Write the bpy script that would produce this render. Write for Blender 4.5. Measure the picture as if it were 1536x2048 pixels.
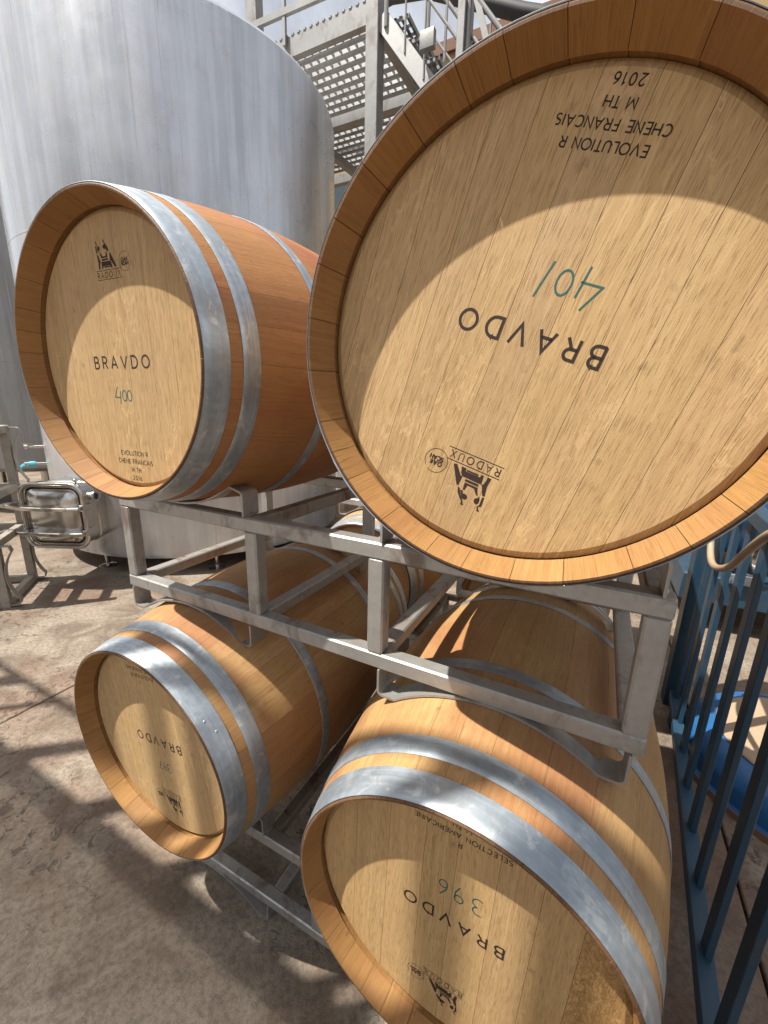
import bpy, bmesh, math, random
from mathutils import Vector, Matrix
random.seed(7)
for o in list(bpy.data.objects): bpy.data.objects.remove(o)
scn = bpy.context.scene
COL = scn.collection

# ------------------------------------------------------------------ camera
CAM = Vector((0.546, -0.662, 1.509)); YAW, PITCH, ROLL, FPX = math.radians(26.854), math.radians(-14.486), math.radians(1.446), 831.53
def cam_axes():
    cy, sy, cp, sp = math.cos(YAW), math.sin(YAW), math.cos(PITCH), math.sin(PITCH)
    f = Vector((-sy*cp, cy*cp, sp)); r0 = Vector((cy, sy, 0)); u0 = r0.cross(f)
    return r0*math.cos(ROLL)+u0*math.sin(ROLL), u0*math.cos(ROLL)-r0*math.sin(ROLL), f
CR, CU, CF = cam_axes()
cd = bpy.data.cameras.new('camera'); cam = bpy.data.objects.new('camera', cd); COL.objects.link(cam)
cam.matrix_world = Matrix(((CR.x, CU.x, -CF.x, CAM.x), (CR.y, CU.y, -CF.y, CAM.y), (CR.z, CU.z, -CF.z, CAM.z), (0, 0, 0, 1)))
cd.sensor_fit = 'AUTO'; cd.sensor_width = 36; cd.lens = FPX/2048*36; cd.clip_end = 3000; cd.clip_start = 0.02
scn.camera = cam
scn.render.resolution_x, scn.render.resolution_y = 768, 1024

# ------------------------------------------------------------------ sky, sun, exposure
TOSUN = Vector((-0.052, -0.045, 0.139)).normalized()
ELEV = math.asin(TOSUN.z); AZ = math.atan2(TOSUN.x, TOSUN.y)
w = bpy.data.worlds.new('World'); scn.world = w; w.use_nodes = True
nt = w.node_tree; nt.nodes.clear()
sky = nt.nodes.new('ShaderNodeTexSky'); sky.sky_type = 'NISHITA'; sky.sun_disc = False
sky.sun_elevation = ELEV; sky.sun_rotation = AZ; sky.air_density = 1.0; sky.dust_density = 9.0; sky.ozone_density = 1.0
bg = nt.nodes.new('ShaderNodeBackground'); bg.inputs[1].default_value = 0.056
wo = nt.nodes.new('ShaderNodeOutputWorld')
tc = nt.nodes.new('ShaderNodeTexCoord'); cn = nt.nodes.new('ShaderNodeTexNoise'); cn.inputs['Scale'].default_value = 2.6; cn.inputs['Detail'].default_value = 7; cn.inputs['Roughness'].default_value = .62
nt.links.new(tc.outputs['Generated'], cn.inputs['Vector']); cr = nt.nodes.new('ShaderNodeValToRGB'); cr.color_ramp.elements[0].position = .24; cr.color_ramp.elements[1].position = .58; cr.color_ramp.elements[1].color = (.85, .85, .85, 1)
nt.links.new(cn.outputs['Fac'], cr.inputs[0]); cm = nt.nodes.new('ShaderNodeMix'); cm.data_type = 'RGBA'; nt.links.new(cr.outputs[0], cm.inputs[0]); nt.links.new(sky.outputs[0], cm.inputs[6]); cm.inputs[7].default_value = (10.5, 11, 11.8, 1)   # thin white veil of cloud
nt.links.new(cm.outputs[2], bg.inputs[0]); nt.links.new(bg.outputs[0], wo.inputs[0])
sd = bpy.data.lights.new('sun', 'SUN'); sd.energy = 5.0; sd.angle = math.radians(0.53); sd.color = (1, .95, .87)
so = bpy.data.objects.new('sun', sd); COL.objects.link(so); so.rotation_euler = TOSUN.to_track_quat('Z', 'Y').to_euler(); so.location = (-3, -3, 9)
vs = scn.view_settings; vs.view_transform = 'Standard'; vs.look = 'None'; vs.exposure = 0.82; vs.gamma = 1; vs.use_curve_mapping = False
scn.render.engine = 'CYCLES'

# ------------------------------------------------------------------ helpers
def tag(o, label=None, cat=None, group=None, kind=None):
    if label: o['label'] = label
    if cat: o['category'] = cat
    if group: o['group'] = group
    if kind: o['kind'] = kind
    return o
def empty(name, loc=(0, 0, 0), rz=0, mw=None):
    o = bpy.data.objects.new(name, None); COL.objects.link(o); o.empty_display_size = .1
    if mw is not None: o.matrix_world = mw
    else: o.location = loc; o.rotation_euler = (0, 0, rz)
    return o
def link(name, me, parent=None):
    o = bpy.data.objects.new(name, me); COL.objects.link(o)
    if parent: o.parent = parent
    return o
class MB:
    def __init__(s): s.v = []; s.f = []; s.uv = []; s.m = []
    def face(s, idx, uv=None, m=0): s.f.append(tuple(idx)); s.uv.append(uv); s.m.append(m)
    def obox(s, c, X, Y, Z, hx, hy, hz, ch=0.0, m=0, open_ends=False):
        """oriented box, optionally with chamfered edges along its X length"""
        c, X, Y, Z = Vector(c), Vector(X).normalized(), Vector(Y).normalized(), Vector(Z).normalized()
        b = len(s.v)
        if ch > 0:
            prof = [(-hy+ch, -hz), (hy-ch, -hz), (hy, -hz+ch), (hy, hz-ch), (hy-ch, hz), (-hy+ch, hz), (-hy, hz-ch), (-hy, -hz+ch)]
        else: prof = [(-hy, -hz), (hy, -hz), (hy, hz), (-hy, hz)]
        n = len(prof)
        rings = [(-hx, 1), (hx, 1)]
        if ch > 0: rings = [(-hx, 1-ch*.6/max(hy, hz)), (-hx+ch*.6, 1), (hx-ch*.6, 1), (hx, 1-ch*.6/max(hy, hz))]
        for x, k in rings:
            for (y, z) in prof: s.v.append(c+X*x+Y*(y*k)+Z*(z*k))
        for q in range(len(rings)-1):
            for i in range(n):
                j = (i+1) % n; a = b+q*n
                s.face((a+i, a+j, a+n+j, a+n+i)[::-1], None, m)
        s.face([b+i for i in range(n)], None, m); e = b+(len(rings)-1)*n
        s.face([e+i for i in range(n)][::-1], None, m)
    def box(s, lo, hi, ch=0.0, m=0):
        lo, hi = Vector(lo), Vector(hi); c = (lo+hi)/2; h = (hi-lo)/2
        ax = [(h.x, 0), (h.y, 1), (h.z, 2)]; L = max(ax)[1]
        E_ = [Vector((1, 0, 0)), Vector((0, 1, 0)), Vector((0, 0, 1))]
        X, Y, Z = E_[L], E_[(L+1) % 3], E_[(L+2) % 3]; hh = [h.x, h.y, h.z]
        s.obox(c, X, Y, Z, hh[L], hh[(L+1) % 3], hh[(L+2) % 3], ch, m)
    def beam(s, a, b, wy, wz, up=(0, 0, 1), ch=0.0, m=0):
        a, b = Vector(a), Vector(b); X = (b-a).normalized(); Y = Vector(up).cross(X).normalized(); Z = X.cross(Y)
        s.obox((a+b)/2, X, Y, Z, (b-a).length/2, wy/2, wz/2, ch, m)
    def tube(s, pts, rad, n=10, cap=True, m=0):
        pts = [Vector(p) for p in pts]; b = len(s.v); R = rad if isinstance(rad, (list, tuple)) else [rad]*len(pts)
        ref = Vector((0, 0, 1))
        if abs((pts[1]-pts[0]).normalized().z) > .95: ref = Vector((0, 1, 0))
        for i, p in enumerate(pts):
            d = ((pts[min(i+1, len(pts)-1)]-pts[max(i-1, 0)])).normalized()
            X = ref.cross(d).normalized(); Y = d.cross(X)
            ref = Y if abs(Y.dot(ref)) > .1 else ref
            for k in range(n):
                a = 2*math.pi*k/n; s.v.append(p+(X*math.cos(a)+Y*math.sin(a))*R[i])
        for i in range(len(pts)-1):
            for k in range(n):
                l = (k+1) % n; s.face((b+i*n+k, b+i*n+l, b+(i+1)*n+l, b+(i+1)*n+k), None, m)
        if cap:
            s.face([b+k for k in range(n)][::-1], None, m); e = b+(len(pts)-1)*n; s.face([e+k for k in range(n)], None, m)
    def lathe(s, prof, n=48, M=None, closed=False, m=0):
        """prof: (radius, height) pairs round local Z; M: matrix"""
        b = len(s.v); M = M or Matrix(); k = len(prof)
        for i in range(n):
            a = 2*math.pi*i/n
            for (r, h) in prof: s.v.append(M @ Vector((r*math.cos(a), r*math.sin(a), h)))
        for i in range(n):
            j = (i+1) % n
            for q in range(k if closed else k-1):
                p = (q+1) % k
                s.face((b+i*k+q, b+j*k+q, b+j*k+p, b+i*k+p), None, m)
    def strip(s, prof, y0, y1, th, M=None, m=0):
        """a flat bar bent along prof (x,z points), lying from y0 to y1, thickness th to the left side"""
        P = [Vector((x, 0, z)) for x, z in prof]; n = len(P); b = len(s.v); M = M or Matrix()
        for i, p in enumerate(P):
            d = (P[min(i+1, n-1)]-P[max(i-1, 0)]).normalized(); nn = Vector((-d.z, 0, d.x))
            if 0 < i < n-1:
                d1 = (P[i]-P[i-1]).normalized(); d2 = (P[i+1]-P[i]).normalized()
                nn = nn/max(.5, Vector((-d1.z, 0, d1.x)).dot(nn))
            for q in (p, p+nn*th):
                for y in (y0, y1): s.v.append(M @ Vector((q.x, y, q.z)))
        for i in range(n-1):
            a = b+4*i; c = a+4
            s.face((a, a+1, c+1, c), None, m); s.face((a+2, c+2, c+3, a+3), None, m)
            s.face((a, c, c+2, a+2), None, m); s.face((a+1, a+3, c+3, c+1), None, m)
        s.face((b, b+2, b+3, b+1), None, m); e = b+4*(n-1); s.face((e, e+1, e+3, e+2), None, m)
    def mesh(s, name, mats, smooth=30):
        me = bpy.data.meshes.new(name); me.from_pydata([tuple(v) for v in s.v], [], s.f)
        for mt in (mats if isinstance(mats, (list, tuple)) else [mats]): me.materials.append(mt)
        if any(u is not None for u in s.uv):
            L = me.uv_layers.new(name='grain')
            for p in me.polygons:
                u = s.uv[p.index]
                if u is not None:
                    for k, li in enumerate(p.loop_indices): L.data[li].uv = u[k]
        for p in me.polygons: p.material_index = s.m[p.index]; p.use_smooth = smooth is not None
        me.validate(); me.update()
        bm = bmesh.new(); bm.from_mesh(me); bmesh.ops.recalc_face_normals(bm, faces=bm.faces); bm.to_mesh(me); bm.free()
        if smooth is not None: me.set_sharp_from_angle(angle=math.radians(smooth))
        return me
    def build(s, name, mats, parent=None, smooth=30): return link(name, s.mesh(name, mats, smooth), parent)
def copy_tree(o, parent=None, skip=()):
    c = o.copy(); COL.objects.link(c)
    for k in ('label', 'group'):
        if parent is not None and k in c: pass
    if parent is not None:
        c.parent = parent; c.matrix_parent_inverse = o.matrix_parent_inverse.copy()
    for ch in o.children:
        if ch.name.split('.')[0] not in skip: copy_tree(ch, c, skip)
    return c

# ------------------------------------------------------------------ materials
def new_mat(name):
    m = bpy.data.materials.new(name); m.use_nodes = True
    return m, m.node_tree, m.node_tree.nodes['Principled BSDF']
class G_:
    def __init__(s, nt): s.nt = nt
    def n(s, t, **k):
        nd = s.nt.nodes.new(t)
        for a, b in k.items(): setattr(nd, a, b)
        return nd
    def l(s, a, b): s.nt.links.new(a, b)
    def coord(s, kind='Object'): return s.n('ShaderNodeTexCoord').outputs[kind]
    def mapping(s, v, scale=(1, 1, 1), loc=None):
        m = s.n('ShaderNodeMapping'); m.inputs['Scale'].default_value = scale; s.l(v, m.inputs['Vector'])
        if loc is not None:
            if hasattr(loc, 'is_output'): s.l(loc, m.inputs['Location'])
            else: m.inputs['Location'].default_value = loc
        return m.outputs[0]
    def noise(s, v, scale=1, detail=3, rough=.55, dist=0):
        t = s.n('ShaderNodeTexNoise'); t.inputs['Scale'].default_value = scale; t.inputs['Detail'].default_value = detail
        t.inputs['Roughness'].default_value = rough; t.inputs['Distortion'].default_value = dist; s.l(v, t.inputs['Vector']); return t.outputs['Fac']
    def ramp(s, f, stops, interp='LINEAR'):
        r = s.n('ShaderNodeValToRGB'); r.color_ramp.interpolation = interp; e = r.color_ramp.elements
        while len(e) < len(stops): e.new(.5)
        for k, (p, c) in enumerate(stops): e[k].position = p; e[k].color = (c, c, c, 1) if not isinstance(c, (tuple, list)) else (*c, 1)
        s.l(f, r.inputs[0]); return r.outputs[0]
    def mix(s, f, a, b, mode='MIX'):
        m = s.n('ShaderNodeMix', data_type='RGBA', blend_type=mode)
        for i, x in ((0, f), (6, a), (7, b)):
            if hasattr(x, 'is_output'): s.l(x, m.inputs[i])
            elif isinstance(x, (tuple, list)): m.inputs[i].default_value = (*x, 1)
            else: m.inputs[i].default_value = x
        return m.outputs[2]
    def math(s, op, a, b=0.0, clamp=False):
        m = s.n('ShaderNodeMath', operation=op, use_clamp=clamp)
        for i, x in ((0, a), (1, b)):
            if hasattr(x, 'is_output'): s.l(x, m.inputs[i])
            else: m.inputs[i].default_value = x
        return m.outputs[0]
    def bump(s, h, bsdf, strength=.3, dist=.002):
        b = s.n('ShaderNodeBump'); b.inputs['Strength'].default_value = strength; b.inputs['Distance'].default_value = dist
        s.l(h, b.inputs['Height']); s.l(b.outputs[0], bsdf.inputs['Normal'])
    def rnd(s): return s.n('ShaderNodeObjectInfo').outputs['Random']

def wood(name, light, mid, dark, tone=.35, stain=None, stain_amt=.0, fleck=.5, rough=.62, figure=False, pore=.5, stain_scale=5):
    m, nt, b = new_mat(name); g = G_(nt)
    uv = g.coord('UV'); rnd = g.rnd()
    off = g.n('ShaderNodeCombineXYZ'); g.l(g.math('MULTIPLY', rnd, 37.0), off.inputs[0]); g.l(g.math('MULTIPLY', rnd, 53.0), off.inputs[1]); g.l(g.math('MULTIPLY', rnd, 11.0), off.inputs[2])
    add = g.n('ShaderNodeVectorMath', operation='ADD'); g.l(uv, add.inputs[0]); g.l(off.outputs[0], add.inputs[1]); v = add.outputs[0]
    # slow wander of the grain
    wv = g.noise(g.mapping(v, (9, 2.2, 1)), 1, 2)
    sh = g.n('ShaderNodeCombineXYZ'); g.l(g.math('MULTIPLY', g.math('SUBTRACT', wv, .5), .035), sh.inputs[0])
    add2 = g.n('ShaderNodeVectorMath', operation='ADD'); g.l(v, add2.inputs[0]); g.l(sh.outputs[0], add2.inputs[1]); vw = add2.outputs[0]
    rings = g.noise(g.mapping(vw, (150, 2.0, 1)), 1, 4, .6)
    fine = g.noise(g.mapping(vw, (560, 20, 1)), 1, 3, .6)
    pores = g.noise(g.mapping(vw, (780, 36, 1)), 1, 2, .5)
    c = g.mix(g.ramp(rings, [(.34, 0), (.66, 1)]), mid, light)
    c = g.mix(g.math('MULTIPLY', g.ramp(fine, [(.42, 1), (.56, 0)]), .55), c, mid)
    pm = g.ramp(pores, [(.36, 1), (.45, 0)])
    c = g.mix(g.math('MULTIPLY', pm, pore), c, dark)
    if fleck:
        fl = g.noise(g.mapping(v, (60, 26, 1)), 1, 3, .5, 1.6)
        zone = g.ramp(g.noise(g.mapping(v, (7, 3, 1)), 1, 1), [(.48, 0), (.62, 1)])
        fm = g.math('MULTIPLY', g.ramp(fl, [(.56, 0), (.62, 1), (.68, 0)]), zone)
        c = g.mix(g.math('MULTIPLY', fm, fleck), c, tuple(min(1, x*1.16) for x in light))
    if figure:
        fg = g.noise(g.mapping(v, (70, 42, 1)), 1, 3, .5, 2.4)
        c = g.mix(g.math('MULTIPLY', g.ramp(fg, [(.42, 0), (.5, 1), (.58, 0)]), .7), c, dark)
    # every board a little lighter, darker or redder
    val = g.n('ShaderNodeHueSaturation'); g.l(g.math('ADD', 1-tone*.5, g.math('MULTIPLY', rnd, tone)), val.inputs['Value'])
    r2 = g.math('FRACT', g.math('MULTIPLY', rnd, 7.31)); g.l(g.math('ADD', .4985, g.math('MULTIPLY', r2, .003)), val.inputs['Hue']); g.l(g.math('ADD', .985, g.math('MULTIPLY', r2, .03)), val.inputs['Saturation'])
    g.l(c, val.inputs['Color']); c = val.outputs[0]
    # broad weathering and marks, running over the boards
    ob = g.coord('Object')
    br = g.noise(g.mapping(ob, (6, 6, 6)), 1, 4, .6)
    c = g.mix(g.ramp(br, [(.3, .28), (.6, 0)]), c, tuple(x*.72 for x in mid))
    if stain:
        st = g.noise(g.mapping(ob, (stain_scale, stain_scale*.5, stain_scale)), 1, 5, .6, .5)
        c = g.mix(g.math('MULTIPLY', g.ramp(st, [(.46, 0), (.64, 1)]), stain_amt), c, stain)
    dirt = g.noise(g.mapping(ob, (38, 38, 38)), 1, 3, .5)
    c = g.mix(g.ramp(dirt, [(.68, 0), (.78, .35)]), c, tuple(x*.5 for x in dark))
    g.l(c, b.inputs['Base Color']); b.inputs['Roughness'].default_value = rough; b.inputs['Specular IOR Level'].default_value = .3
    h = g.math('SUBTRACT', g.math('MULTIPLY', fine, .6), g.math('MULTIPLY', pm, .5))
    g.bump(h, b, .35, .0012)
    return m
def steel(name, base, metallic=.85, rough=.4, stain=(.2, .12, .07), stain_amt=.4, spangle=.25, streak=None, dust=0, scale=1.0, hoop=False):
    m, nt, b = new_mat(name); g = G_(nt); ob = g.coord('Object'); rnd = g.rnd()
    off = g.n('ShaderNodeCombineXYZ'); g.l(g.math('MULTIPLY', rnd, 40), off.inputs[0]); g.l(g.math('MULTIPLY', rnd, 17), off.inputs[2])
    add = g.n('ShaderNodeVectorMath', operation='ADD'); g.l(ob, add.inputs[0]); g.l(off.outputs[0], add.inputs[1]); v = add.outputs[0]
    a = g.noise(g.mapping(v, (70*scale,)*3), 1, 2, .5); bb = g.noise(g.mapping(v, (9*scale,)*3), 1, 4, .6)
    c = g.mix(g.math('MULTIPLY', g.ramp(a, [(.35, 0), (.65, 1)]), spangle), base, tuple(x*.62 for x in base))
    c = g.mix(g.ramp(bb, [(.35, .35), (.6, 0)]), c, tuple(x*.7 for x in base))
    st = g.noise(g.mapping(v, (14*scale, 14*scale, 9*scale)), 1, 5, .65, .4)
    sm = g.math('MULTIPLY', g.ramp(st, [(.52, 0), (.68, 1)]), stain_amt)
    c = g.mix(sm, c, stain)
    if streak:
        sk = g.noise(g.mapping(v, (streak, streak, .5)), 1, 4, .65)
        c = g.mix(g.ramp(sk, [(.42, .45), (.58, 0)]), c, tuple(x*.6 for x in base))
        sk3 = g.noise(g.mapping(v, (48, 48, .8)), 1, 3, .6, .15); c = g.mix(g.ramp(sk3, [(.30, .5), (.39, 0)]), c, tuple(x*.5 for x in base)); c = g.mix(g.ramp(sk3, [(.62, 0), (.72, .3)]), c, (.78, .77, .75))
        sk2 = g.noise(g.mapping(v, (streak*.35, streak*.35, .25)), 1, 3, .6)
        c = g.mix(g.ramp(sk2, [(.45, 0), (.7, .5)]), c, tuple(min(1, x*1.25) for x in base))
    if hoop:   # scratches and zinc bloom running round the band
        sx = g.n('ShaderNodeSeparateXYZ'); g.l(ob, sx.inputs[0])
        cx = g.n('ShaderNodeCombineXYZ'); g.l(g.math('MULTIPLY', g.math('ARCTAN2', sx.outputs[0], sx.outputs[2]), 1.6), cx.inputs[0]); g.l(g.math('MULTIPLY', sx.outputs[1], 130), cx.inputs[1]); g.l(g.math('MULTIPLY', rnd, 31), cx.inputs[2])
        sc = g.noise(cx.outputs[0], 1, 4, .65)
        c = g.mix(g.ramp(sc, [(.38, .32), (.52, 0)]), c, tuple(x*.6 for x in base)); c = g.mix(g.ramp(sc, [(.55, 0), (.72, .3)]), c, (.68, .71, .72))
        bl = g.noise(g.mapping(v, (22, 22, 22)), 1, 5, .7, .8); c = g.mix(g.ramp(bl, [(.55, 0), (.66, .55)]), c, (.70, .71, .69))
    g.l(c, b.inputs['Base Color'])
    mt = g.math('SUBTRACT', metallic, g.math('MULTIPLY', sm, .7), True); g.l(mt, b.inputs['Metallic'])
    g.l(g.math('ADD', rough-.08, g.math('MULTIPLY', bb, .22)), b.inputs['Roughness'])
    g.bump(g.math('ADD', a, g.math('MULTIPLY', bb, 2)), b, .12, .001)
    return m
def plain(name, col, rough=.5, metallic=0, var=.25, scale=12, bump=.0):
    m, nt, b = new_mat(name); g = G_(nt); ob = g.coord('Object')
    nz = g.noise(g.mapping(ob, (scale,)*3), 1, 4, .6)
    g.l(g.mix(g.ramp(nz, [(.3, var), (.65, 0)]), col, tuple(x*.55 for x in col)), b.inputs['Base Color'])
    b.inputs['Roughness'].default_value = rough; b.inputs['Metallic'].default_value = metallic
    if bump: g.bump(nz, b, bump, .003)
    return m

M_HEAD = wood('oak_head', (.555, .383, .194), (.44, .288, .135), (.24, .137, .058), tone=.12, fleck=.7, pore=.52)
M_HEAD2 = wood('oak_head_brown', (.55, .37, .18), (.44, .28, .125), (.25, .14, .055), tone=.12, fleck=.3, pore=.5)
M_FIG = wood('oak_figured', (.48, .30, .12), (.36, .21, .08), (.20, .11, .04), tone=.15, fleck=.9, figure=True)
M_STAVE = wood('oak_stave', (.46, .29, .13), (.37, .215, .085), (.20, .095, .033), tone=.16, stain=(.25, .075, .035), stain_amt=.5, fleck=.25, pore=.4)
M_STAVE_R = wood('oak_stave_wine_stained', (.42, .215, .085), (.33, .155, .056), (.19, .075, .028), tone=.15, stain=(.27, .07, .04), stain_amt=.75, fleck=.2, pore=.35, stain_scale=3)
M_CHIME = wood('oak_chime', (.36, .20, .072), (.30, .155, .05), (.14, .06, .02), tone=.2, stain=(.20, .06, .03), stain_amt=.3, fleck=0, pore=.35)
M_BURN = plain('burnt_brand', (.03, .014, .009), .8, var=.5, scale=160)
M_TEAL = plain('teal_marker', (.012, .11, .105), .6, var=.5, scale=200)
M_HOOP = steel('galvanised_hoop', (.41, .465, .515), .8, .45, (.27, .23, .17), .45, .45, scale=1.0, hoop=True)
M_RACK = steel('galvanised_rack', (.42, .415, .395), .65, .44, (.11, .062, .036), .8, .28)
M_RACK_R = steel('rusty_rack_rail', (.32, .30, .275), .5, .5, (.105, .04, .02), .95, .28)
M_TANK = steel('dusty_stainless', (.565, .585, .615), .68, .26, (.42, .39, .33), .3, .06, streak=9, scale=.35)
M_STAIN = steel('polished_stainless', (.55, .53, .50), 1.0, .17, (.45, .38, .28), .45, .05)
M_STAIR = steel('galvanised_stair', (.25, .25, .247), .35, .5, (.10, .06, .035), .5, .2, scale=.5)
M_GRATE = steel('clean_galvanised_grating', (.50, .50, .495), .3, .45, (.2, .12, .07), .3, .1, scale=.5)
M_BLUE = steel('blue_paint', (.014, .05, .088), 0, .42, (.075, .058, .045), .4, .3)
M_BLUE2 = steel('bright_blue_paint', (.016, .10, .26), 0, .35, (.10, .08, .07), .2, .2)
M_BLACK = plain('black_rubber', (.02, .02, .022), .6)
M_HOSE = plain('tan_hose', (.36, .26, .17), .5)
M_OCHRE = plain('ochre_wall', (.36, .25, .12), .9, var=.3, scale=1.5)
M_BROWN = plain('brown_roof', (.17, .085, .05), .8, scale=4)
M_TAN = plain('dusty_tan_plate', (.36, .26, .17), .7, scale=9)
M_TAPE = plain('turquoise_tape', (.08, .42, .52), .5)
M_GLASS = plain('window_glass', (.05, .07, .08), .08)
def concrete():
    m, nt, b = new_mat('stained_concrete'); g = G_(nt); v = g.coord('Generated'); v = g.n('ShaderNodeNewGeometry').outputs['Position']
    big = g.noise(g.mapping(v, (.75, .75, 1)), 1, 5, .6, .6); midn = g.noise(g.mapping(v, (3.2, 3.2, 1), (4, 1, 0)), 1, 6, .65, .8)
    fine = g.noise(g.mapping(v, (55, 55, 1)), 1, 5, .7); grit = g.noise(g.mapping(v, (210, 210, 1)), 1, 2, .6)
    c = g.mix(g.ramp(big, [(.36, 0), (.62, 1)]), (.185, .142, .105), (.265, .222, .170))
    c = g.mix(g.ramp(midn, [(.40, .85), (.56, 0)]), c, (.12, .09, .062))
    pale = g.noise(g.mapping(v, (1.7, 1.7, 1), (9, 3, 0)), 1, 5, .6, 1.2)
    c = g.mix(g.ramp(pale, [(.52, 0), (.66, .6)]), c, (.31, .27, .212))
    red = g.noise(g.mapping(v, (1.2, 1.2, 1), (2, 7, 0)), 1, 4, .6, .5)
    c = g.mix(g.ramp(red, [(.48, 0), (.66, .75)]), c, (.165, .085, .053))
    c = g.mix(g.ramp(fine, [(.40, .5), (.56, 0)]), c, (.075, .056, .044))
    rt = g.n('ShaderNodeMapping'); rt.inputs['Rotation'].default_value = (0, 0, .75); g.l(v, rt.inputs['Vector'])
    scr = g.noise(g.mapping(rt.outputs[0], (30, 2.2, 1)), 1, 5, .7, 1.5); c = g.mix(g.ramp(scr, [(.34, .28), (.45, 0)]), c, (.09, .066, .05)); c = g.mix(g.ramp(scr, [(.60, 0), (.72, .18)]), c, (.33, .29, .235))
    pit = g.noise(g.mapping(v, (16, 16, 1)), 1, 4, .7, .7)
    zone = g.ramp(g.noise(g.mapping(v, (1.5, 1.5, 1), (5, 5, 0)), 1, 2), [(.45, 0), (.6, 1)])
    pm = g.math('MULTIPLY', g.ramp(pit, [(.37, 1), (.44, 0)]), zone)
    c = g.mix(g.math('MULTIPLY', pm, .7), c, (.06, .044, .035))
    g.l(c, b.inputs['Base Color']); g.l(g.math('ADD', .55, g.math('MULTIPLY', fine, .4)), b.inputs['Roughness']); b.inputs['Specular IOR Level'].default_value = .35
    h = g.math('ADD', g.math('MULTIPLY', fine, .5), g.math('ADD', g.math('MULTIPLY', grit, .25), g.math('MULTIPLY', g.math('SUBTRACT', midn, pm), 1.0)))
    g.bump(h, b, .7, .008)
    return m
M_CONC = concrete()

# ------------------------------------------------------------------ ground: cast concrete bays with open joints
mb = MB(); mb.v = [Vector((-900, -900, -.03)), Vector((900, -900, -.03)), Vector((900, 900, -.03)), Vector((-900, 900, -.03))]; mb.face((0, 1, 2, 3))
gr = mb.build('ground', plain('joint_dirt', (.05, .035, .028), .95), None, None); tag(gr, 'stained beige concrete yard floor', None, kind='structure')
XJ = [-900, -40, -14, -9.9, -5.85, -1.80, 1.153, 5.2, 9.3, 14, 40, 900]; YJ = [-900, -40, -10, -4.6, 3.6, 7.8, 12, 40, 900]
for i in range(len(XJ)-1):
    for j in range(len(YJ)-1):
        q = .0045; mb = MB()
        x0, x1, y0, y1 = XJ[i]+q, XJ[i+1]-q, YJ[j]+q, YJ[j+1]-q
        e = .004
        mb.v = [Vector(p) for p in ((x0, y0, -.03), (x1, y0, -.03), (x1, y1, -.03), (x0, y1, -.03), (x0, y0, -e), (x1, y0, -e), (x1, y1, -e), (x0, y1, -e),
                                    (x0+e, y0+e, 0), (x1-e, y0+e, 0), (x1-e, y1-e, 0), (x0+e, y1-e, 0))]
        for a in (0, 4):
            for k in range(4): mb.face((a+k, a+(k+1) % 4, a+4+(k+1) % 4, a+4+k))
        mb.face((8, 9, 10, 11)); mb.build('concrete_slab', M_CONC, gr, None)

# ------------------------------------------------------------------ barrels
BL, RH, RB = .95, .285, .343
def prof_r(t): return RH+(RB-RH)*(1-((t-BL/2)/(BL/2))**2)
HEADT = .046
def stave_mesh(a0, a1, mats):
    mb = MB()
    ts = [0.0035, .03, .06, .1, .15, .2, .26, .32, .38, .44, .475]; ts = ts+[BL-t for t in ts[-2::-1]]
    prof = [(t, prof_r(t), 0) for t in ts]
    tail = [(0, .2822, 1), (0, .2795, 1), (.018, .2735, 1), (.0400, .2655, 1), (.0410, .2690, 1), (.058, .2690, 1), (.062, .2600, 1)]
    inner = [(t, prof_r(t)-.027, 1) for t in (.09, .2, .35, .475, .6, .75, .86)]
    prof = prof+[(BL-t, r, 1) for t, r, _ in tail]+inner[::-1]+tail[::-1]
    k = len(prof); NA = 4
    for i in range(NA+1):
        for (t, r, k_) in prof:
            gp = (.0004 if k_ else .0002)/RH; a = (a0+gp)+(a1-a0-2*gp)*i/NA
            mb.v.append(Vector((r*math.sin(a), t, r*math.cos(a))))
    for i in range(NA):
        for q in range(k):
            p = (q+1) % k; mat = 0 if (prof[q][2] == 0 and prof[p][2] == 0) else 1
            if (prof[q][1] > .279 and prof[p][1] > .279 and min(prof[q][0], prof[p][0]) < .001) or (prof[q][1] > .279 and prof[p][1] > .279 and max(prof[q][0], prof[p][0]) > BL-.001): mat = 2
            ua, ub = (a0+(a1-a0)*i/NA)*RB, (a0+(a1-a0)*(i+1)/NA)*RB
            if mat: vq, vp = prof[q][0]+prof[q][1]*.9, prof[p][0]+prof[p][1]*.9
            else: vq, vp = prof[q][0], prof[p][0]
            mb.face((i*k+q, (i+1)*k+q, (i+1)*k+p, i*k+p), ((ua, vq), (ub, vq), (ub, vp), (ua, vp)), mat)
    for i in (0, NA): mb.face([i*k+q for q in range(k)], [(prof[q][1], prof[q][0]) for q in range(k)], 1)
    me = mb.mesh('stave', mats, 25)
    return me
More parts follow.
